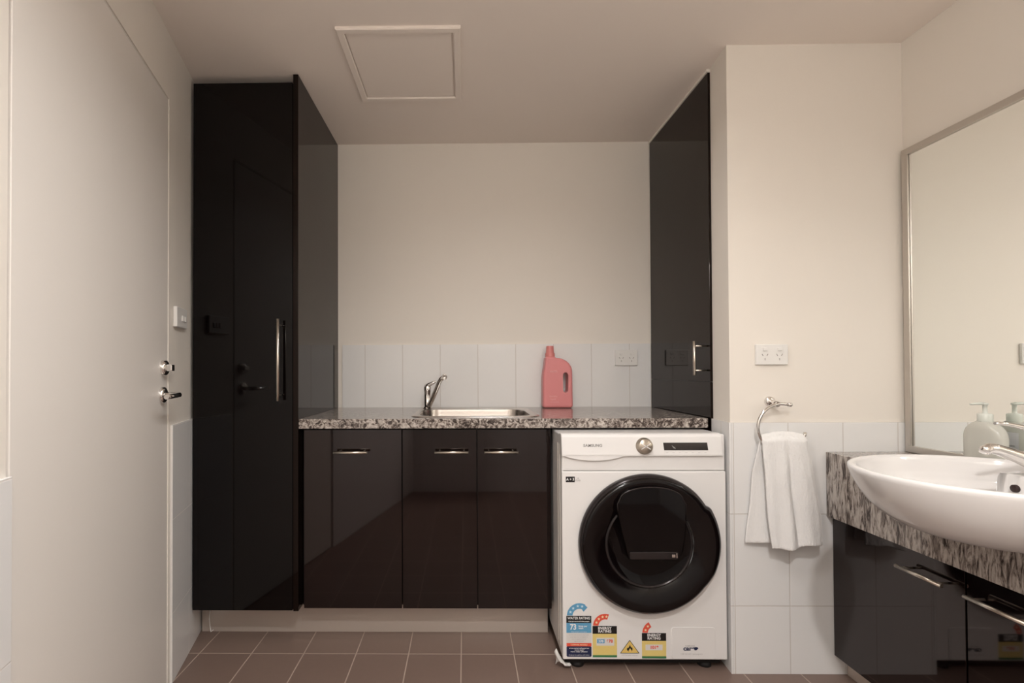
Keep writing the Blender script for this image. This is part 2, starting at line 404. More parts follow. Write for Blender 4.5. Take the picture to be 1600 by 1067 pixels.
# ------------------------------------------------------------------ base cabinets
DZ0, DZ1 = .1425, .8385
def base_unit(name, label, x0, x1, doors, g='base cabinets under the worktop'):
    t = thing(name, label, 'cabinet', ((x0 + x1) / 2, 2.2, 0), g)
    MB().box(x0, x0 + .016, 1.955, YB - .002, .147, .8435, EDGE).box(x1 - .016, x1, 1.955, YB - .002, .147, .8435, EDGE).box(x0 + .0161, x1 - .0161, 1.955, YB - .018, .147, .163, EDGE).box(x0 + .0161, x1 - .0161, YB - .0179, YB - .002, .147, .8435, EDGE).box(x0 + .0161, x1 - .0161, 1.955, 1.962, .1631, .8435, EDGE).build('carcass', t)
    for a, b_, ha, hb in doors:
        d = MB().box(a, b_, 1.935, 1.953, DZ0, DZ1, BLACK, .0012).build('door', t)
        bar_handle(d, (ha, 1.903, .7535), (hb, 1.903, .7535), (0, -.032, 0))
    return t
base_unit('base_cabinet', 'single-door dark gloss base cabinet beside the tall cabinet', -.6405, -.2465, [(-.631, -.2475, -.507, -.376)])
base_unit('base_cabinet', 'two-door dark gloss base cabinet under the sink', -.2455, .3385, [(-.2435, .0455, -.117, .014), (.0495, .3345, .075, .205)])
mb = MB().box(XL(2.03) + .013, .335, 2.032, 2.048, 0, .1405, PLINTH, .001)
p = mb.build('plinth'); tag(p, 'pale kickboard running under the tall and base cabinets', 'kickboard')
p_ = MB().tube([(-1.048, 2.0285, .09), (-1.050, 2.026, .055), (-1.047, 2.025, .025), (-1.041, 2.022, .004), (-1.032, 2.024, .012)], .0016, I_WHITE, 8).build('loose_edge_strip', p)
p_['label'] = 'thin white strip curling off the left end'

# ------------------------------------------------------------------ laundry worktop (cut for the sink)
wt_ = MB().box(XT + .001, .9305, YF, YB - .008, .8455, .8825, GRAN_L, .0025).build('worktop')
tag(wt_, 'mottled granite-look worktop over base cabinets and washing machine', 'worktop')
cut = MB().prism(rrect(-.192, .282, 1.992, 2.345, .075), 'z', .80, .95, GRAN_L).build('cutter')
boolean_cut(wt_, cut); bpy.data.objects.remove(cut)

s = thing('sink', 'stainless steel laundry sink set in the worktop', 'sink', (.045, 2.2, .8825))
def loft(mb, rings, m, closed_end=True):
    k = mb.mi(m); R = [[mb.bm.verts.new(v) for v in r] for r in rings]; n = len(R[0])
    for A, B in zip(R[:-1], R[1:]):
        for j in range(n):
            f = mb.bm.faces.new((A[j], A[(j + 1) % n], B[(j + 1) % n], B[j])); f.smooth = True; f.material_index = k
    if closed_end: f = mb.bm.faces.new(R[-1]); f.material_index = k
def rr(x0, x1, y0, y1, r, z, n=10): return [(x, y, z) for x, y in rrect(x0, x1, y0, y1, r, n)]
mb = MB()
loft(mb, [rr(-.218, .303, 1.968, 2.432, .05, .8827), rr(-.217, .302, 1.969, 2.431, .05, .8850), rr(-.212, .297, 1.974, 2.426, .05, .8865),
          rr(-.192, .277, 1.990, 2.342, .07, .8862), rr(-.187, .272, 1.995, 2.337, .075, .8835)], SINKM, False)
mb.build('rim', s, norm=False)
mb = MB()
loft(mb, [rr(-.187, .272, 1.995, 2.337, .075, .8835), rr(-.185, .270, 1.997, 2.335, .073, .870), rr(-.176, .261, 2.006, 2.326, .07, .76),
          rr(-.160, .245, 2.02, 2.31, .06, .735), rr(-.10, .19, 2.08, 2.25, .05, .728)], SINKM)
mb.build('bowl', s, norm=False)
MB().lathe((.045, 2.165, .729), (0, 0, 1), [(.035, 0), (.034, .003), (.026, .003), (.022, .0005), (.0001, .0005)], CHROME, 32).build('drain', s)
def arcpts(c, r, a0, a1, n, f): return [f(c, r, math.radians(a0 + (a1 - a0) * i / n)) for i in range(n + 1)]

tp = thing('kitchen_tap', 'chrome mixer tap on the left rear of the laundry sink', 'tap', (-.179, 2.385, .8865))
MB().lathe((-.179, 2.385, .8865), (0, 0, 1), [(.0001, 0), (.023, 0), (.023, .004), (.0175, .010), (.0168, .080), (.0182, .084), (.0182, .101), (.015, .112), (.008, .119), (.0001, .121)], CHROME, 32).build('body', tp)
MB().tube([(-.186, 2.383, .990), (-.172, 2.378, 1.000), (-.155, 2.372, 1.008), (-.138, 2.366, 1.0165)], [.0125, .011, .0085, .0060], CHROME, 12).build('lever', tp)
sp_ = MB().tube([(-.172, 2.366, .897), (-.166, 2.350, .908), (-.150, 2.315, .940), (-.130, 2.272, .982), (-.114, 2.236, 1.018), (-.106, 2.222, 1.030), (-.094, 2.206, 1.038)],
          [.0125, .0125, .0122, .0115, .011, .0105, .010], CHROME, 18).build('spout', tp)
MB().lathe((-.090, 2.200, 1.040), (.15, -1, -.12), [(.0001, -.014), (.009, -.013), (.0125, -.006), (.0130, .004), (.0118, .009), (.0095, .009), (.0090, .005), (.0001, .005)], CHROME, 28).build('aerator', sp_)

# ------------------------------------------------------------------ pink detergent bottle
bt = thing('detergent_bottle', 'pink plastic detergent jug with built-in handle standing on the worktop', 'bottle', (.455, 2.455, .8825))
ox = .3835; oz = .8828                               # outline taken left to right, bottom to top
out = [(0, .012), (0, .150), (.003, .175), (.010, .215), (.013, .245), (.020, .252), (.060, .252), (.066, .246)]
out += [(.066 + .079 * math.sin(math.radians(a)), .178 + .068 * math.cos(math.radians(a))) for a in range(8, 91, 9)]
out += [(.1455, .16), (.146, .07), (.147, .012), (.143, .003), (.135, 0), (.012, 0), (.003, .003)]
slot = [(.1005 + .0135 * math.cos(math.radians(a)), .156 + .0185 * math.sin(math.radians(a))) for a in range(0, 181, 15)]
slot += [(.0885 + .0115 - .0125 * math.cos(math.radians(a)), .090 - .015 * math.sin(math.radians(a))) for a in range(0, 181, 15)]
slot = [(x + .010, z) for x, z in slot]
yb0, yb1 = 2.424, 2.488
body = MB().prism([(ox + x, oz + z) for x, z in out], 'y', yb0, yb1, PINK, .012, True).build('body')
cut = MB().prism([(ox + x, oz + z) for x, z in slot], 'y', 2.3, 2.6, PINK).build('cutter')
boolean_cut(body, cut); bpy.data.objects.remove(cut)
put(body, bt)
for f in body.data.polygons: f.use_smooth = False
MB().lathe((ox + .040, 2.455, oz + .250), (0, 0, 1), [(.0235, 0), (.0235, .016), (.0215, .020), (.0195, .024), (.0178, .052), (.0165, .055), (.0001, .0555)], PINKCAP, 36).build('cap', bt)
mb = MB()
ptext(mb, 'earth', ox + .052, oz + .180, yb0 - .0006, .017, PINKTXT, .0002)
mb.build('brand_print', bt); mb = MB()
ptext(mb, 'laundry', ox + .050, oz + .058, yb0 - .0006, .013, PINKTXT, .0001)
ptext(mb, 'liquid', ox + .048, oz + .044, yb0 - .0006, .013, PINKTXT, .0001)
ptext(mb, 'concentrate', ox + .056, oz + .030, yb0 - .0006, .009, PINKTXT)
mb.build('printed_text', bt)

# ------------------------------------------------------------------ right overhead cupboard
XR = .9405
t = thing('overhead_cupboard', 'dark gloss cupboard on the right side of the alcove above the worktop', 'cupboard', (.95, 2.2, .83))
d = MB().box(XR, XR + .0095, YF, YB - .008, 1.0225, ZC - .015, SIDEP, .0008).build('door', t)
bar_handle(d, (XR - .047, 1.934, 1.046), (XR - .047, 1.934, 1.179), (-.047, 0, 0), .0052, .019)
MB().box(XR, XR + .0095, YF, YB - .008, .826, 1.0195, SIDEP, .0008).build('lower_panel', t)
MB().box(XR + .010, .9635, YF + .006, YB - .002, .826, ZC - .012, EDGE).build('carcass', t)
MB().box(XR - .004, XR + .010, YF - .001, YB, ZC - .012, ZC - .001, PAINT, .001).build('top_filler_strip', t)['label'] = 'thin white filler strip along the ceiling'

# ------------------------------------------------------------------ power outlets and switch
def outlet(label, x0, x1, z0, z1, yw):
    """double socket; face towards -y, back at yw"""
    t = thing('power_outlet', label, 'power outlet', ((x0 + x1) / 2, yw, (z0 + z1) / 2), 'white double power outlets')
    MB().box(x0, x1, yw - .010, yw, z0, z1, PLASTIC, .0025).build('plate', t)
    yf = yw - .010; wd = x1 - x0; cx_ = (x0 + x1) / 2; zc = (z0 + z1) / 2
    for sgn in (-1, 1):
        c = cx_ + sgn * wd * .225
        MB().box(c - .0075, c + .0075, yf - .0045, yf, zc + .013, zc + .024, PLASTIC, .0015).build('rocker', t)
        mb = MB()
        for dx, dz, a in ((-.0085, -.001, -28), (.0085, -.001, 28), (0, -.016, 0)):
            ca, sa = math.cos(math.radians(a)), math.sin(math.radians(a))
            pts = [(c + dx + u * ca + v * sa, zc + dz - u * sa + v * ca) for u, v in ((-.0012, -.0042), (.0012, -.0042), (.0012, .0042), (-.0012, .0042))]
            pface(mb, pts, yf - .0004, SLOT)
        mb.build('socket_pins', t)
outlet('white double power outlet on the splashback right of the pink jug', .757, .870, 1.090, 1.168, YB - .007)
outlet('white double power outlet above the towel ring', 1.028, 1.141, 1.084, 1.156, YW)
sw = thing('light_switch', 'white three-rocker light switch between door and tall cabinet', 'light switch', OL + dL * 1.772 * K)
sw.rotation_euler = (0, 0, TH_L); sw.location.z = 1.262
tc_ = 0.0
def lsw(mb, n, par=sw): o = mb.build(n); o.parent = par; return o
lsw(MB().box(-.062, .054, -.014, -.0005, -.036, .036, PLASTIC, .003), 'plate')
for k in (-1, 0, 1): lsw(MB().box(.010 + k * .017 - .006, .010 + k * .017 + .006, -.0185, -.014, -.013, .007, PLASTIC, .002), 'rocker')

# ------------------------------------------------------------------ washing machine
WY = 1.770
X0, X1, ZB, ZT = .345, .9245, .042, .841
wm = thing('washing_machine', 'white front-loading washing machine with black door and dryer care panel', 'washing machine', (.635, 2.05, 0))
mb = MB().box(X0, X1, WY + .004, 2.36, ZB, .838, WWHITE, .006, 3)
for q in (.035, .07):                                # pressed ribs on the left side sheet
    mb.box(X0 - .0015, X0 + .002, WY + q, WY + q + .012, ZB + .03, .80, WSIDE, .0007)
mb.build('cabinet_body', wm)
MB().box(X0 - .0005, X1 + .0005, WY, WY + .012, ZB, .7085, WWHITE, .005, 3).build('front_panel', wm)
MB().prism([(WY + .001, .7105), (WY + .010, .7105), (WY + .030, ZT - .006), (WY + .03, .7105)], 'x', X0 + .004, X1 - .002, WWHITE).build('upper_band', wm)
cp_ = MB().prism([(WY - .006, .763), (WY - .0065, .768), (WY + .001, ZT - .012), (WY + .006, ZT - .003), (WY + .016, ZT), (WY + .04, ZT), (WY + .04, .763)], 'x', X0 - .001, X1 - .012, WWHITE, .003).build('control_panel', wm)
PY = lambda z: WY - .0068 + (z - .768) / (ZT - .012 - .768) * .0078      # face of the slightly leaning control panel
# detergent drawer with its scooped grip below the panel
dr = MB()
pts = [(.352, .7635)] + [(.352 + .214 * i / 20, .7635 - .018 * math.sin(math.pi * i / 20) ** .7) for i in range(1, 20)] + [(.566, .7635)]
dr.prism(pts, 'y', WY - .0055, WY + .012, WWHITE, .0015)
dr.prism([(.356, .716), (.520, .716), (.560, .742), (.566, .7625), (.352, .7625)], 'y', WY + .0035, WY + .012, WWHITE, .0008)
dr.build('detergent_drawer', wm)
# slanted print helper on panel
mb = MB(); ptext(mb, 'SAMSUNG', .4545, .7995, PY(.7995) - .0006, .0135, GREYINK, .0004, sx=1.05, spacing=1.05); mb.build('brand_lettering', wm)
mb = MB().lathe((.6365, PY(.7975) + .001, .7975), (0, -1, .09), [(.030, 0), (.030, .0015), (.0265, .003), (.0258, .016), (.0235, .0185), (.0001, .0185)], DIALM, 48)
dl = mb.build('dial', wm)
mb = MB()
for a in (32, -32):
    ca, sa = math.cos(math.radians(a)), math.sin(math.radians(a))
    mb.faces([(.6365 + u * ca - v * sa, PY(.7975) - .0186, .799 + u * sa + v * ca) for u, v in ((-.019, -.0014), (.019, -.0014), (.019, .0014), (-.019, .0014))], [(0, 1, 2, 3)], I_WHITE)
mb.build('dial_mark', dl)
mb = MB()
def panel_quad(mb, pts, m, lift=.0005): mb.faces([(x, PY(z) - lift, z) for x, z in pts], [tuple(range(len(pts)))], m)
panel_quad(mb, [(.706, .783), (.861, .783), (.859, .8095), (.7035, .8095)], DISPM)
for i in range(3): panel_quad(mb, [(.733 + i * .004, .800 - i * .003), (.735 + i * .004, .800 - i * .003), (.741 + i * .003, .790 - i * .001), (.739 + i * .003, .790 - i * .001)], GREYINK, .0008)
mb.build('display', wm)
mb = MB()
for i in range(7): panel_quad(mb, [(.712 + i * .0225, .7745), (.720 + i * .0225, .7745), (.720 + i * .0225, .7755), (.712 + i * .0225, .7755)], I_GREY)
mb.build('touch_key_marks', wm)

# porthole door
DC = (.6445, WY, .4565); R0 = .2445
def bump(tt):                                        # the opening grip swells the right-hand edge
    a = math.degrees(tt)
    a = (a + 180) % 360 - 180
    return a
def rfun(tt):
    # lathe about -y: u = +z, v = axis x u ; angle measured from up towards v
    x = math.sin(tt) * VX; z = math.cos(tt)
    ang = math.degrees(math.atan2(z, x))
    if -38 < ang < 33:
        k = 1.0 if -24 < ang < 30 else (max(0, (ang + 38) / 14) if ang <= -24 else (33 - ang) / 3)
        return 1 + .028 * k
    if 33 <= ang < 50: return 1 - .012 * (1 - (ang - 33) / 17)
    return 1
VX = Vector((0, -1, 0)).cross(Vector((0, 0, 1))).x
wd = MB().lathe(DC, (0, -1, 0), [(R0 * .985, .000), (R0, .006), (R0 * 1.0, .016), (R0 * .985, .026), (R0 * .962, .031)], WTRIM, 160, rfun).build('porthole_door', wm)
MB().lathe(DC, (0, -1, 0), [(R0 * .962, .031), (R0 * .950, .0365), (R0 * .925, .0385), (R0 * .88, .0375), (R0 * .80, .034), (R0 * .72, .029), (R0 * .655, .024), (R0 * .625, .020)], WGLOSS, 160, rfun).build('door_ring', wd)
MB().lathe(DC, (0, -1, 0), [(.1545, .019), (.152, .0245), (.149, .0255), (.146, .0245), (.142, .016)], WTRIM, 96).build('inner_ring', wd)
MB().lathe(DC, (0, -1, 0), [(.144, .018), (.13, .014), (.10, .011), (.05, .009), (.0001, .008)], WGLASS, 96).build('door_glass', wd)
# small add-in hatch: domed top, sides tapering down to a grip bar
cx0, cz0 = DC[0], DC[2]
hp = [(-.078, -.045)] + [(-.100, .045), (-.116, .118), (-.119, .150), (-.112, .162)]
hp += [(-.119 * math.cos(math.pi * i / 16) * .92, .166 + .042 * math.sin(math.pi * i / 16)) for i in range(1, 16)]
hp += [(.112, .162), (.121, .150), (.121, .110), (.118, .04), (.108, -.02), (.092, -.045)]
hp = [(cx0 + a, cz0 + b_) for a, b_ in hp]
MB().prism(hp, 'y', WY - .046, WY - .006, WGLASS, .005, True).build('add_hatch', wd)
mb = MB(); k = mb.mi(WTRIM)
o_ = [(x, WY - .0622, z) for x, z in hp]; 
rim_pts = [Vector((cx0 + (x - cx0) * .985, WY - .0450, cz0 + (z - cz0) * .985)) for x, z in hp[2:-3]]
mb.tube(rim_pts, .0022, WTRIM, 8)
mb.build('hatch_rim', wd)
MB().prism(rrect(cx0 - .078, cx0 + .090, cz0 - .042, cz0 - .016, .006), 'y', WY - .052, WY - .040, WTRIM, .003).build('hatch_grip', wd)
MB().box(cx0 + .066, cx0 + .078, WY - .0535, WY - .050, cz0 - .034, cz0 - .024, CHROME, .001).box(cx0 + .081, cx0 + .085, WY - .0535, WY - .050, cz0 - .036, cz0 - .020, CHROME, .001).build('hatch_latch', wd)

# filter cover, badge and rating stickers
fl = MB().prism(rrect(.7275, .8815, .0465, .1575, .010), 'y', WY - .0016, WY + .001, WWHITE, .0008).build('filter_cover', wm)
mb = MB()
yy = WY - .0020
ptext(mb, 'SAMSUNG', .7925, .0925, yy, .0075, I_GREY, .0001)
ptext(mb, 'care', .789, .0835, yy, .0215, I_NAVY, .0008, sx=1.1)
pface(mb, [(.8125, .0765)] + [(.8125 + .0085 * math.cos(a) * 1.0, .0835 + .0052 * abs(math.sin(a)) ** .6) for a in [math.pi * i / 12 for i in range(13)]], yy, I_NAVY)
ptext(mb, '1300 362 603 / samsung.com', .797, .0645, yy, .0066, I_GREY, 0)
mb.build('care_print', fl)
mb = MB(); yd = WY - .0006
prect(mb, .3585, .3905, .6695, .6895, yd, I_BLACK); ptext(mb, 'A + 3', .3745, .6795, yd - .0003, .012, I_WHITE, .0003)
ptext(mb, '10\nYEAR', .401, .6785, yd, .0085, I_GREY, .0002)
mb.build('warranty_sticker', wm)
def band(cx_, cz, r0, r1, a0, a1, sx=1.0): 
    return [(cx_ + (x - cx_) * sx, z) for x, z in arc(cx_, cz, r1, a0, a1, 20) + arc(cx_, cz, r0, a1, a0, 20)]
# water rating sticker, 73 litres
mb = MB(); a0, a1 = .3575, .4455
prect(mb, a0, a1, .0535, .1370, yd, I_PAPER)
bz = .197
pface(mb, band(.404, bz, .0245, .0445, 178, 62), yd, I_BLUE)
pface(mb, [(.4135, .2175), (.4200, .2385), (.4325, .2265), (.4185, .2115)], yd - .0001, I_BLUE)
for an in (158, 130, 100, 74): pface(mb, star(.404 + .0345 * math.cos(math.radians(an)), bz + .0345 * math.sin(math.radians(an)), .0058), yd - .0003, I_SKY)
prect(mb, a0, a1, .1720, .1970, yd - .0001, I_BLACK)
ptext(mb, 'WATER RATING', (a0 + a1) / 2, .1885, yd - .0003, .0118, I_WHITE, .0003, sx=.92)
ptext(mb, 'A joint government and industry program', (a0 + a1) / 2, .1775, yd - .0003, .0056, I_WHITE, .0002, sx=.78)
prect(mb, a0, a1, .1370, .1720, yd - .0001, I_BLUE)
ptext(mb, '73', .3815, .1570, yd - .0003, .0270, I_WHITE, .0008, sx=.85); ptext(mb, 'litres per\nwash', .4000, .1570, yd - .0003, .0085, I_WHITE, .0002, 'LEFT')
ptext(mb, 'When tested in accordance', (a0 + a1) / 2, .1405, yd - .0003, .005, I_WHITE, 0)
for i, tx in enumerate(('AS/NZS 6400 standard cotton cycle', 'actual water use will depend on', 'how the appliance is used', 'registered licence')):
    ptext(mb, tx, (a0 + a1) / 2, .1300 - i * .0075, yd - .0003, .0048, I_GREY, 0)
prect(mb, a0, a1, .0895, .1010, yd - .0001, I_RED); ptext(mb, 'COMPARE MODELS', (a0 + a1) / 2, .0950, yd - .0003, .0068, I_STAR, .0001)
pface(mb, rrect(a0, a1, .0530, .0895, .004), yd - .00015, I_NAVY)
ptext(mb, 'www.waterrating.gov.au\nmore stars\nmore water efficient', (a0 + a1) / 2, .0770, yd - .0003, .0072, I_WHITE, .0001)
ptext(mb, 'Compare this appliance with others', (a0 + a1) / 2, .0590, yd - .0003, .0050, I_WHITE, 0)
mb.build('water_rating_sticker', wm)['label'] = 'blue WATER RATING sticker with four stars and the number 73'
def energy(a0, a1, z0, z1, zt, arc_a, stars, boxes, label):
    mb = MB(); hgt = z1 - z0; c = (a0 + a1) / 2 - .002
    prect(mb, a0, a1, z0, z1, yd, I_YEL); prect(mb, a0, a1, z0, z0 + .0075, yd - .0002, I_GREEN)
    prect(mb, a0, a1, z1, zt, yd - .0001, I_BLACK)
    ptext(mb, 'ENERGY\nRATING', (a0 + a1) / 2, (z1 + zt) / 2 + .0004, yd - .0003, .0128, I_WHITE, .0004, sx=1.0)
    pface(mb, band(c + .004, zt, .0235, .0430, 178, arc_a), yd, I_RED)
    for an in stars: pface(mb, star(c + .004 + .0333 * math.cos(math.radians(an)), zt + .0333 * math.sin(math.radians(an)), .0056), yd - .0003, I_STAR)
    boxes(mb)
    o = mb.build('energy_rating_sticker', wm); o['label'] = label
def bx1(mb):
    prect(mb, .4630, .5260, .0925, .1200, yd - .0002, I_PAPER)
    prect(mb, .4655, .4920, .1005, .1150, yd - .0003, I_BLUE); ptext(mb, '378', .4788, .1075, yd - .0005, .0120, I_WHITE, .0003)
    ptext(mb, '678', .5095, .1075, yd - .0004, .0150, I_RED, .0006)
    for i, tx in enumerate(('Energy consumption kWh per year', 'compare models at', 'www.energyrating.gov.au')): ptext(mb, tx, .4925, .0850 - i * .0075, yd - .0003, .0050, I_AMBER, 0)
energy(.4498, .5355, .0515, .1340, .1612, 72, (158, 132, 106, 82), bx1, 'yellow ENERGY RATING sticker with four stars and two figures')
def bx2(mb):
    prect(mb, .6360, .6960, .0765, .0965, yd - .0002, I_PAPER); ptext(mb, '1018', .6665, .0865, yd - .0004, .0150, I_RED, .0007)
    for i, tx in enumerate(('Energy consumption kWh per year',)): ptext(mb, tx, .6665, .1030, yd - .0003, .0050, I_AMBER, 0)
energy(.6235, .7090, .0480, .1095, .1370, 118, (162, 135), bx2, 'smaller yellow ENERGY RATING sticker with two stars')
mb = MB()
pface(mb, [(.5460, .0655), (.6150, .0655), (.5805, .1125)], yd, I_BLACK)
pface(mb, [(.5495, .0673), (.6115, .0673), (.5805, .1095)], yd - .0002, I_AMBER)
pface(mb, [(.5770, .0710), (.5720, .0760), (.5700, .0810), (.5735, .0870), (.5745, .0840), (.5785, .0890), (.5810, .0960), (.5840, .0890), (.5855, .0850), (.5870, .0880), (.5905, .0820), (.5890, .0760), (.5850, .0710), (.5870, .0750), (.5850, .0790), (.5815, .0840), (.5785, .0790), (.5760, .0750)], yd - .0004, I_BLACK)
ptext(mb, 'R290 flammable refrigerant', .5805, .0590, yd, .0052, I_GREY, 0)
mb.build('flammable_warning_sticker', wm)
for fx in (X0 + .06, X1 - .06):
    for fy in (1.82, 2.30): MB().lathe((fx, fy, 0), (0, 0, 1), [(.0001, 0), (.024, 0), (.024, .014), (.010, .018), (.010, ZB + .002)], RUBBER, 20).build('foot', wm)
MB().box(X0 + .012, X1 - .012, WY + .030, 2.34, .016, ZB + .004, VOID).build('underside_shade', wm)  # black box set in the gap under the machine as its shade
rp = bmesh.new()
mb = MB()
gv = []; nx_, nz_ = 9, 7
for j in range(nz_):
    for i in range(nx_):
        u, v = i / (nx_ - 1), j / (nz_ - 1)
        gv.append((.322 + .055 * u * (1 - .4 * v) + .004 * math.sin(7 * v + 3 * u), WY + .012 + .006 * math.sin(9 * u + 4 * v) + .010 * (1 - u), .012 + .060 * v * (1 - u ** .8) + .018 * u * 0 + .010 * abs(math.sin(6 * u + 2 * v)) * (1 - v)))
mb.faces(gv, [(j * nx_ + i, j * nx_ + i + 1, (j + 1) * nx_ + i + 1, (j + 1) * nx_ + i) for j in range(nz_ - 1) for i in range(nx_ - 1)], PLASTIC, True)
o = mb.build('packing_tape', wm); md = o.modifiers.new('s', 'SOLIDIFY'); md.thickness = .0015
o['label'] = 'torn white packing strip hanging at the lower left corner'

# ------------------------------------------------------------------ towel ring and towel
RC = Vector((1.0905, 1.718, .868)); RR = .0815
tr = thing('towel_ring', 'chrome open towel ring fixed above the white tiles', 'towel ring', (1.078, YW, .953))
MB().lathe((1.078, YW, .955), (0, -1, 0), [(.0001, .012), (.013, .012), (.0165, .009), (.018, 0)], CHROME, 32).tube([(1.078, YW - .008, .955), (1.077, YW - .030, .953), (1.077, 1.716, .947)], [.0085, .008, .009], CHROME, 16).build('wall_mount', tr)
pts = [(RC.x + RR * math.cos(math.radians(a)), RC.y, RC.z + RR * math.sin(math.radians(a))) for a in range(96, 349, 6)]
MB().tube([(1.118, RC.y, .9455), (1.100, RC.y, .9485)] + pts, .0056, CHROME, 14).build('ring', tr)
MB().lathe((1.117, RC.y, .946), (1, 0, -.12), [(.0001, -.006), (.007, -.005), (.0078, 0), (.0078, .006), (.0001, .008)], CHROME, 20).build('ring_end_cap', tr)

tw = thing('hand_towel', 'white terry hand towel draped through the chrome ring', 'towel', (1.10, 1.72, .46))
mb = MB(); NU, NV = 72, 96; gv = []
def lerp(a, b_, k): return a + (b_ - a) * k
def sm(x): x = max(0, min(1, x)); return x * x * (3 - 2 * x)
for j in range(NV + 1):
    v = j / NV
    for i in range(NU + 1):
        u = -1 + 2 * i / NU
        # v: 0 front hem .. .46 top front .. .54 top back .. 1 back hem
        top = .836 + .007 * (1 - u * u)
        if v < .45:
            k = v / .45; e = sm(k)
            xl, xr = lerp(1.046, 1.020, k ** .7), lerp(1.218, 1.170, k ** 1.5)
            hem = .4625 + .010 * u + .004 * math.sin(5 * u)
            z = lerp(hem, top - .012, k); f = (1 - k) ** .8
            y = 1.7020 + .004 * k - .014 * math.exp(-((u + .30 - .1 * k) / .22) ** 2) * (1 - k * .7) + .012 * math.exp(-((u + .02) / .10) ** 2) * math.sin(math.pi * min(1, k * 1.02)) ** .5 * (1 - k ** 2) - .010 * math.exp(-((u - .45) / .28) ** 2) * (1 - .5 * k) + .006 * sm((abs(u) - .8) / .2)
            x = lerp(xl, xr, (u + 1) / 2)
        elif v < .55:
            k = (v - .45) / .10; a = math.pi * k
            x = lerp(lerp(1.020, 1.022, k), lerp(1.170, 1.166, k), (u + 1) / 2)
            y = 1.722 - .0085 * math.cos(a); z = top - .012 + .016 * math.sin(a) + .008 * k * (1 - u * u)
        else:
            k = (v - .55) / .45
            xl, xr = lerp(1.022, .976, k ** .8), lerp(1.166, 1.226, k ** .9)
            z = lerp(top - .012 + .008 * (1 - u * u), .468 + .006 * u, k)
            y = 1.7305 + .010 * min(1, k * 3) + .004 * math.sin(6 * u + 1) * k
            x = lerp(xl, xr, (u + 1) / 2)
        gv.append((x + .0015 * math.sin(23 * v + 5 * u), y, z))
mb.faces(gv, [(j * (NU + 1) + i, j * (NU + 1) + i + 1, (j + 1) * (NU + 1) + i + 1, (j + 1) * (NU + 1) + i) for j in range(NV) for i in range(NU)], TOWELM, True)
o = mb.build('cloth', tw)
md = o.modifiers.new('s', 'SOLIDIFY'); md.thickness = .007; md.offset = 0
subsurf(o, 1)
tx = bpy.data.textures.new('terry', 'CLOUDS'); tx.noise_scale = .006; tx.noise_depth = 1
md = o.modifiers.new('d', 'DISPLACE'); md.texture = tx; md.strength = .0024; md.mid_level = .5; md.texture_coords = 'LOCAL'

# ------------------------------------------------------------------ vanity
XV, ZV0, ZV1 = 1.268, .5527, .7785
YE = .60
va = thing('vanity_cabinet', 'dark gloss vanity cabinet under the streaky stone top', 'cabinet', (1.41, 1.18, 0))
MB().box(1.307, XRW - .008, YE, YW - .009, .069, ZV0 - .001, EDGE).build('carcass', va)
for a, b_, ha, hb in ((1.2985, YW - .010, 1.327, 1.467), (.9, 1.2945, 1.129, 1.269), (.601, .896, .63, .77)):
    d = MB().box(1.288, 1.306, a, b_, .069, ZV0 - .006, BLACK, .0012).build('door', va)
    bar_handle(d, (1.255, ha, .4945), (1.255, hb, .4945), (-.033, 0, 0))
MB().box(1.333, 1.350, YE + .01, YW - .009, 0, .068, PLINTH).build('plinth', va)
vt = MB().box(XV, XV + .03, YE - .01, YW - .0085, ZV0, ZV1 - .0005, GRAN_V, .002).box(XV + .0301, XRW - .0085, YE - .01, YW - .0085, ZV1 - .03, ZV1 - .0005, GRAN_V, .0015).build('benchtop')
tag(vt, 'streaky grey stone vanity top with deep front apron', 'benchtop')

BX, BY, BRX, BRY, BZ = 1.205, 1.140, .275, .253, .8320
OUTP = [(.0, .688), (.30, .688), (.50, .690), (.60, .697), (.70, .709), (.79, .727), (.87, .750), (.93, .776), (.975, .802), (.995, .818), (1.0, .8245), (.997, .829), (.985, .8315), (.965, BZ), (.945, .831)]
INP = [(.93, .828), (.918, .820), (.905, .806), (.89, .790), (.865, .772), (.82, .755), (.75, .741), (.65, .730), (.5, .722), (.3, .717), (.12, .715)]
def basin_mesh(scale=1.0, inner=True):
    mb = MB(); n = 160; rings = []
    for q, (r, z) in enumerate(OUTP + (INP if inner else [])):
        isin = q >= len(OUTP)
        if r == 0: rings.append([mb.bm.verts.new((BX, BY, z))]); continue
        ring = []
        for j in range(n):
            a = 2 * math.pi * j / n; x = BX + BRX * r * math.cos(a) * scale; y = BY + BRY * r * math.sin(a) * scale; zz = z
            if isin:                                 # raised tap ledge at the wall side
                px = sm((x - 1.274) / .010); py = sm((.080 - abs(y - 1.140)) / .010)
                zz = max(z, z + (.8175 - z) * px * py)
            ring.append(mb.bm.verts.new((x, y, zz)))
        rings.append(ring)
    k = mb.mi(CERAM)
    for A, B in zip(rings[:-1], rings[1:]):
        for j in range(n):
            q = [A[j % len(A)], A[(j + 1) % n % len(A)], B[(j + 1) % n % len(B)], B[j % len(B)]]
            q = [x for i, x in enumerate(q) if x not in q[:i]]
            f = mb.bm.faces.new(q); f.smooth = True; f.material_index = k
    f = mb.bm.faces.new(rings[-1]); f.smooth = True
    return mb
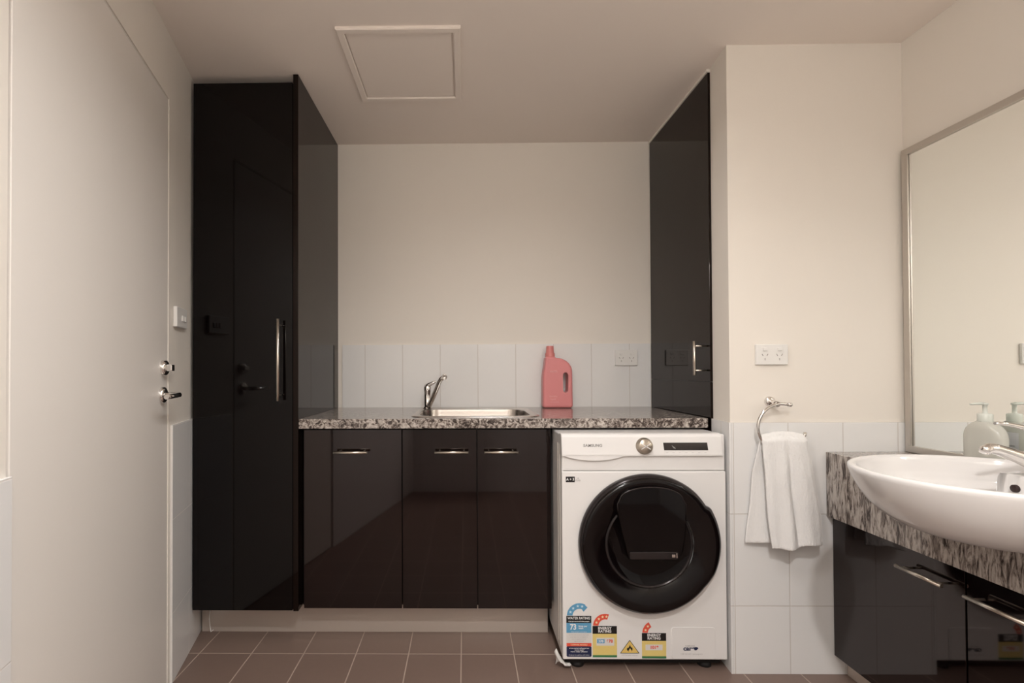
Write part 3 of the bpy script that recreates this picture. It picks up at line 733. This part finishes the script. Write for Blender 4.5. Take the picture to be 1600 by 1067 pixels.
# finer rings inside so that the ledge has a crisp edge
def dens(P, m=4):
    out = []
    for (a, b_), (c, d_) in zip(P[:-1], P[1:]):
        for i in range(m): out.append((a + (c - a) * i / m, b_ + (d_ - b_) * i / m))
    return out + [P[-1]]
INP = dens(INP)
cut = basin_mesh(1.004, False).build('cutter'); boolean_cut(vt, cut); bpy.data.objects.remove(cut)
bs = thing('wash_basin', 'white oval ceramic wash basin overhanging the vanity top', 'basin', (BX, BY, .688))
basin_mesh().build('bowl', bs)
MB().lathe((1.2755, 1.168, .789), (-1, 0, 0), [(.0001, .0030), (.0075, .0030), (.0088, .0018), (.0088, -.004)], HOLE, 24, sy=1.0).build('overflow_hole', bs)['label'] = 'dark round overflow hole'
MB().lathe((BX - .01, BY, .7152), (0, 0, 1), [(.0001, .003), (.022, .003), (.026, 0)], CHROME, 32).build('drain', bs)

bt = thing('basin_tap', 'chrome mixer tap on the ledge of the wash basin', 'tap', (1.352, 1.17, .8175))
MB().lathe((1.352, 1.17, .8178), (0, 0, 1), [(.0001, 0), (.029, 0), (.028, .004), (.0245, .012), (.0235, .055), (.0240, .075), (.021, .092), (.012, .099), (.0001, .101)], CHROME, 36).build('body', bt)
MB().tube([(1.347, 1.17, .842), (1.319, 1.17, .851), (1.288, 1.17, .862), (1.258, 1.17, .873), (1.234, 1.17, .881), (1.221, 1.17, .882), (1.212, 1.17, .8775), (1.208, 1.17, .871)], [.0250, .0200, .0152, .0134, .0126, .0124, .0116, .0085], CHROME, 24).build('spout', bt)
MB().tube([(1.355, 1.17, .918), (1.317, 1.17, .926), (1.278, 1.17, .935), (1.253, 1.17, .9395), (1.235, 1.17, .9405)], [.0095, .0065, .005, .0044, .0040], CHROME, 14).build('lever', bt)

# ------------------------------------------------------------------ mirror
mi = thing('mirror', 'large wall mirror in a flat aluminium frame above the basin', 'mirror', (XRW, 1.1, .785))
m0, m1, mz0, mz1, fw = .60, 1.753, .7795, 1.835, .022
MB().box(1.547, XRW - .001, m0 + .01, m1 - .01, mz0 + .01, mz1 - .01, MIRROR).build('mirror_glass', mi)
fr = MB()
for ya, yb_, za, zb_ in ((m0, m1, mz1 - fw, mz1), (m0, m1, mz0, mz0 + fw), (m1 - fw, m1, mz0 + fw, mz1 - fw), (m0, m0 + fw, mz0 + fw, mz1 - fw)):
    fr.box(1.5395, 1.5465, ya, yb_, za, zb_, ALU, .0012)
fr.build('frame', mi)

# ------------------------------------------------------------------ soap dispenser
sd = thing('soap_dispenser', 'frosted pale green pump soap bottle between basin and mirror', 'soap dispenser', (1.505, 1.452, ZV1))
SXY = (1.505, 1.452)
def sup(z, a, b_, p=2.6, n=48):
    return [(SXY[0] + a * math.copysign(abs(math.cos(t)) ** (2 / p), math.cos(t)), SXY[1] + b_ * math.copysign(abs(math.sin(t)) ** (2 / p), math.sin(t)), z) for t in [2 * math.pi * i / n for i in range(n)]]
mb = MB()
pr_ = [(.779, .018, .048), (.781, .0235, .053), (.790, .025, .055), (.870, .025, .055), (.882, .0245, .053), (.893, .0235, .048), (.902, .022, .040), (.909, .0195, .030), (.9135, .017, .020), (.916, .015, .016)]
loft(mb, [sup(z, a, b_) for z, a, b_ in pr_], SOAP)
mb.build('bottle_body', sd)
pu = MB().lathe((*SXY, .915), (0, 0, 1), [(.0165, 0), (.0170, .002), (.0170, .020), (.0155, .022), (.006, .024), (.0052, .030), (.0052, .047), (.0075, .048), (.0075, .053), (.0001, .0535)], SOAPP, 32)
pu.tube([(SXY[0], SXY[1], .966), (SXY[0] - .022, SXY[1], .9665), (SXY[0] - .042, SXY[1], .965)], [.0045, .0035, .0025], SOAPP, 10)
pu.build('pump', sd)
mb = MB()
mb.faces([(SXY[0] + .0256, y, z) for y, z in ((1.419, .80), (1.485, .80), (1.485, .885), (1.419, .885))], [(0, 1, 2, 3)], LABELM)
for (yy_, zz_, r_, m_) in ((1.452, .868, .0075, I_NAVY), (1.4505, .866, .0045, I_RED)):
    mb.faces([(SXY[0] + (.0258 if m_ is I_NAVY else .0260), yy_ + r_ * math.cos(a), zz_ + r_ * math.sin(a)) for a in [2 * math.pi * i / 16 for i in range(16)]], [tuple(range(16))], m_)
for i in range(4): mb.faces([(SXY[0] + .0258, y, z) for y, z in ((1.429, .845 - i * .009), (1.475, .845 - i * .009), (1.475, .848 - i * .009), (1.429, .848 - i * .009))], [(0, 1, 2, 3)], I_GREY)
mb.build('back_label', sd)
